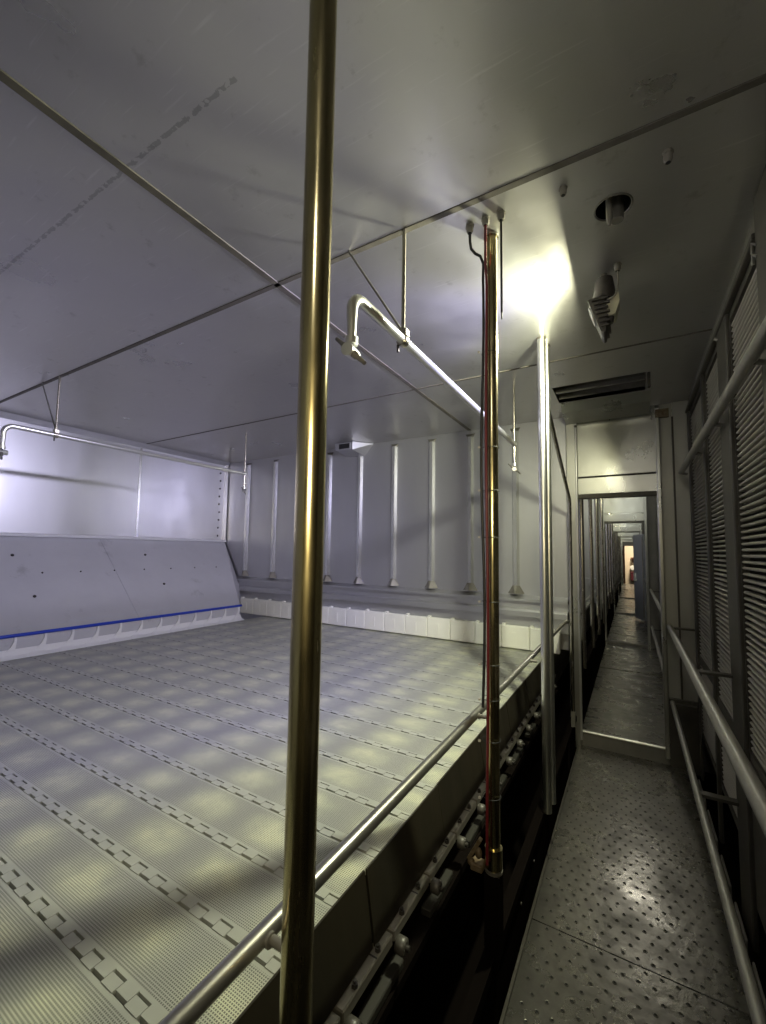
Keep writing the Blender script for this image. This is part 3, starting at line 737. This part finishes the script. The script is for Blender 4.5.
spray(-3.50, 'slim spray pipe hung near the left wall, casting a long shadow', 1.327, 3.04, 1.04, 0.778, 0.26, 0.016)

# ================================================================== flood lamp
fl = thing('flood_lamp', (-0.10, 2.0, 0.93), 'dark ribbed flood lamp hung under the ceiling, lighting the chamber', 'lamp')
body = MB().prism([(-0.138, 1.090), (-0.085, 1.095), (-0.066, 1.06), (-0.064, 0.985), (-0.072, 0.935), (-0.080, 0.932), (-0.0895, 0.940)][::-1], 'y', 1.945, 2.055)
build(body, 'housing', 'lampbody', fl)
for k in range(7):
    z = 0.955+0.02*k
    build(MB().box(-0.088-0.0055*k, -0.060+0.006*(k % 2), 1.935, 2.065, z, z+0.007), 'cooling_fin', 'lampbody', fl)
build(MB().tube([(-0.1205, 2.0, 1.0395), (-0.1272, 2.0, 1.0373)], 0.042, 24), 'lens', 'lens', fl)
build(MB().tube([(-0.075, 1.985, 1.185), (-0.075, 1.985, 1.13), (-0.080, 1.985, 1.09)], [0.034, 0.042, 0.045], 18), 'mounting_cup', 'lampbody', fl)
build(MB().tube([(-0.075, 1.985, 1.18), (-0.075, 1.985, ZC)], 0.012, 12), 'mounting_stem', 'dull', fl)
build(MB().prism([(-0.066, 1.055), (-0.022, 1.098), (-0.018, 1.06), (-0.034, 1.005), (-0.064, 1.0)][::-1], 'y', 1.95, 2.03), 'connector_box', 'ivory', fl)
build(MB().tube([(-0.05, 1.965, 1.0), (-0.055, 1.965, 0.975)], 0.012, 10), 'connector_nut', 'lampbody', fl)
gland(-0.022, 1.94, 'pale ceiling gland feeding the flood lamp', 0.030, 0.013)
build(MB().tube([(-0.022, 1.94, ZC-0.028), (-0.021, 1.938, 1.14), (-0.024, 1.936, 1.10), (-0.034, 1.936, 1.076), (-0.05, 1.940, 1.070), (-0.062, 1.95, 1.072)], 0.0035, 8), 'lamp_cable', 'gland', None, label='thin grey cable looping from a gland to the flood lamp', cat='cable')

# pipe stub in the round hole
ps = thing('pipe_stub', (HX, HY, 1.11), 'short grey pipe stub poking out of the round ceiling hole', 'pipe')
build(MB().tube([(HX+0.012, HY+0.012, ZC+0.155), (HX+0.012, HY+0.012, ZC-0.045)], 0.020, 16), 'sleeve', 'dull', ps)
build(MB().tube([(HX-0.012, HY-0.018, ZC+0.15), (HX-0.012, HY-0.018, ZC-0.055), (HX-0.012, HY-0.018, ZC-0.075)], [0.010, 0.010, 0.004], 12), 'spout', 'gland', ps)
build(MB().tube(arc((HX, HY, ZC-0.001), HR+0.004, 0, 2*PI, (1, 0, 0), (0, 1, 0), 32), 0.003, 6, caps=False), 'hole_rim', 'dull', ps)

# housing on the back wall
jb = thing('junction_box', (-2.72, 3.8, 1.08), 'small steel box with a dark square opening under the ceiling at the back wall', 'box')
mb = MB()
vs = [(-2.90, 3.80, 1.205), (-2.66, 3.80, 1.205), (-2.66, 3.80, 1.115), (-2.90, 3.80, 1.13), (-2.90, 3.998, 1.205), (-2.50, 3.998, 1.205), (-2.62, 3.998, 1.07), (-2.88, 3.998, 1.09)]
mb.add(vs, [(0, 3, 2, 1), (4, 5, 6, 7), (3, 7, 6, 2), (2, 6, 5, 1), (0, 4, 7, 3), (0, 1, 5, 4)])
build(mb, 'housing', 'wall', jb)
build(MB().box(-2.84, -2.70, 3.792, 3.800, 1.135, 1.19), 'dark_opening', 'black', jb)
build(MB().box(-2.85, -2.69, 3.796, 3.7995, 1.128, 1.197), 'opening_frame', 'rib', jb)

# ================================================================== coil louvres, posts, hand rails on the right
def louvre(y0, y1, z0, z1, label, gaps=()):
    t = thing('louvre_panel', (XR+0.02, (y0+y1)/2, z0), label, 'louvre', 'louvred coil panels along the right wall')
    fw_ = 0.006
    build(B(XR, XR+0.03, y0, y1, z1-0.03, z1), 'frame_rail', 'frame', t); build(B(XR, XR+0.03, y0, y1, z0, z0+0.03), 'frame_rail', 'frame', t)
    build(B(XR, XR+0.03, y0, y0+fw_, z0+0.03, z1-0.03), 'frame_stile', 'frame', t); build(B(XR, XR+0.03, y1-fw_, y1, z0+0.03, z1-0.03), 'frame_stile', 'frame', t)
    pit = 0.0255; ln = y1-y0-2*fw_
    s_ = MB()
    prof = [(0.009-0.0075*math.cos(t), 0.0062*math.sin(t)) for t in [PI/2*(-1+2*q/6) for q in range(7)]]+[(0.03, 0.004), (0.03, -0.004)]
    s_.prism(prof, 'y', -ln/2, ln/2)
    me = s_.mesh('slat', MT['louvre'])
    o0 = wloc(t); z = z0+0.045
    while z < z1-0.035:
        if not any(a <= z <= b for a, b in gaps):
            o = bpy.data.objects.new('slat', me); COL.objects.link(o); o.parent = t
            o.location = Vector((XR+0.002, (y0+y1)/2, z))-o0
        z += pit
    for a, b in gaps:
        build(B(XR-0.002, XR+0.03, y0, y1, a, b), 'cross_rail', 'frame', t)
    return t
louvre(3.155, 3.83, -1.30, 1.07, 'louvred coil panel at the far end, by the doorway wall', ((-0.78, -0.72),))
louvre(2.562, 3.075, -1.30, 1.07, 'louvred coil panel in the middle, before the wide dark post', ((-0.86, -0.80),))
louvre(1.805, 2.338, -0.84, 1.07, 'nearest louvred coil panel in view, cut by the right photo edge')
louvre(0.70, 1.58, -0.84, 1.07, 'louvred coil panel beside the camera, just outside the photo')
def post(y0, y1, label, x0=XR-0.016, x1=XR+0.003, zt=1.078):
    t = thing('coil_post', ((x0+x1)/2, (y0+y1)/2, ZF), label, 'post', 'posts between the louvres')
    build(MB().bbox(x0, x1, y0, y1, ZF, zt, 0.004), 'post_body', 'frame', t)
    return t
pp = post(2.34, 2.56, 'wide dark steel post between the louvred panels')
post(3.085, 3.135, 'thin steel mullion between the two far louvred panels')
p3 = post(1.60, 1.80, 'dark post at the upper right photo edge, holding small clips', zt=ZC-0.002)
post(3.835, 3.90, 'slim steel post where the louvres meet the end wall', XR-0.012, XR+0.003)
for z in (1.0, 1.04): build(MB().tube([(XR-0.016, 1.785, z), (XR-0.026, 1.79, z+0.01), (XR-0.024, 1.80, z-0.02)], 0.005, 8), 'clip', 'hand', p3)
build(MB().tube([(XR-0.016, 2.52, 1.04), (XR-0.03, 2.52, 1.05)], 0.008, 8), 'clip', 'hand', pp)
tr = build(MB().bbox(XR-0.022, XR+0.003, 1.81, 3.90, 1.0785, 1.10, 0.003), 'top_rail', 'frame', None, label='long dark rail along the tops of the louvred panels', cat='rail')
# plates below the louvres
kp = thing('kick_plate', (0.42, 2.0, ZF), 'dark brown steel plate under the nearest louvred panel', 'plate')
build(B(XR-0.002, XR+0.02, 0.70, 1.59, -1.42, -0.846), 'plate', 'frame', kp)
build(B(XR-0.002, XR+0.02, 1.81, 2.33, -1.42, -0.846), 'plate', 'frame', kp)
build(MB().tube([(XR-0.002, 2.12, -0.92), (XR-0.012, 2.12, -0.92)], 0.010, 6), 'bolt_head', 'link', kp)
tbg = []
for i, (y0, y1) in enumerate(((2.30, 2.52), (2.62, 2.86), (2.98, 3.30), (3.4, 3.7), (1.8, 2.2))):
    build(MB().bbox(0.354, 0.362, y0, y1, ZF+0.012, ZF+0.065, 0.003), 'toe_board', 'dull', None, label=('second', 'third', 'fourth', 'farthest', 'nearest')[i]+' short pale toe strip along the right walkway edge, counted from the camera', cat='toe board', group='toe boards along the walkway')

hr = thing('handrail', (0.235, 2.0, -0.555), 'upper pale grey tube handrail sloping out of the right photo edge', 'handrail')
build(MB().tube([(0.235, Y0+0.1, -0.553), (0.235, 3.90, -0.553)], 0.021, 20), 'tube', 'hand', hr)
for y in (1.2, 2.52, 3.86):
    build(B(0.25, XR-0.018, y-0.02, y+0.02, -0.560, -0.548), 'bracket', 'frame', hr)
hr2 = thing('handrail', (0.235, 2.0, -1.11), 'lower thin tube handrail near the walkway, under the other rail', 'handrail')
build(MB().tube([(0.235, Y0+0.1, -1.11), (0.235, 3.90, -1.11)], 0.0155, 18), 'tube', 'hand', hr2)
for y in (1.2, 2.52, 3.86):
    build(B(0.246, XR-0.018, y-0.02, y+0.02, -1.117, -1.103), 'bracket', 'frame', hr2)
up_ = thing('rail_pipe', (0.335, 2.5, 0.615), 'upper pale steel pipe crossing the louvres high on the right', 'pipe')
build(MB().tube([(0.335, Y0+0.1, 0.618), (0.335, 3.84, 0.618)], 0.020, 20), 'tube', 'hand', up_)
build(MB().ball((0.335, 3.84, 0.618), 0.020, sc=(1, 0.5, 1)), 'end_cap', 'hand', up_)
for y in (1.7, 2.45, 3.115, 3.86):
    build(MB().tube([(0.345, y, 0.610), (XR-0.024, y, 0.600)], 0.010, 10), 'bracket', 'dull', up_)

# ================================================================== down the corridor
names = ['first', 'second', 'third', 'fourth', 'fifth']
for k in range(1, 5):
    for i, dy in enumerate((0.504, 1.523, 2.43, 2.53, 3.45)):
        y = 4*k+dy
        pole(-0.415+0.004*i, y, -1.10, ZC-0.001, 0.022 if i != 3 else 0.017, 'steel', 'steel_pole',
             '%s steel pole on the left in the %s bay past the doorway' % (names[i], names[k-1]), group='poles down the corridor', foot=False, cap=False)
    t = thing('belt_rail', (-0.50, 4*k+2, -0.60), 'tube rail beside the belt in the %s bay past the doorway' % names[k-1], 'rail', 'rails down the corridor')
    build(MB().tube([(-0.50, 4*k+0.1, -0.59), (-0.50, 4*k+3.9, -0.59)], 0.0145, 12), 'tube', 'rail', t)
    t = thing('base_beam', (-0.44, 4*k+2, -1.60), 'dark base beam along the corridor in the %s bay past the doorway' % names[k-1], 'beam', 'beams down the corridor')
    build(B(-0.47, -0.41, 4*k+0.08, 4*k+3.94, -1.60, -1.10), 'beam_body', 'pit', t)
    build(B(-0.66, -0.62, 4*k+0.08, 4*k+3.94, -1.2, ZB-0.003), 'side_plate', 'plate', t)
    for z, nm in ((-0.555, 'upper'), (-1.11, 'lower')):
        t = thing('handrail', (0.245, 4*k+2, z), '%s handrail on the right in the %s bay past the doorway' % (nm, names[k-1]), 'handrail', 'handrails down the corridor')
        build(MB().tube([(0.235, 4*k+0.35, z), (0.235, 4*k+3.7, z)], 0.018, 12), 'tube', 'hand', t)
        for y in (4*k+0.6, 4*k+3.4): build(B(0.245, 0.353, y-.015, y+.015, z-.006, z+.006), 'bracket', 'frame', t)
# things in the warm room
sh = thing('wall_shelf', (0.02, 26.2, -0.5), 'brown wooden shelf on the cream wall at the corridor end', 'shelf')
build(B(-0.06, 0.35, 26.2, 26.58, -0.30, -0.22), 'board', 'wood', sh); build(B(0.0, 0.30, 26.5, 26.58, -0.5, -0.30), 'bracket', 'wood', sh)
build(MB().tube([(0.03, 26.1, -0.78), (0.03, 26.5, -0.78)], 0.14, 20).tube([(0.03, 26.06, -0.78), (0.03, 26.1, -0.78)], 0.11, 20), 'round_drum', 'white', None, label='round cream drum below the shelf in the far warm room', cat='drum')
build(MB().bbox(-0.08, 0.22, 26.1, 26.5, -1.45, -1.05, 0.03).bbox(-0.10, 0.24, 26.08, 26.52, -1.06, -0.99, 0.02), 'storage_bin', 'maroon', None, label='dark maroon bin on the floor of the far warm room', cat='bin')
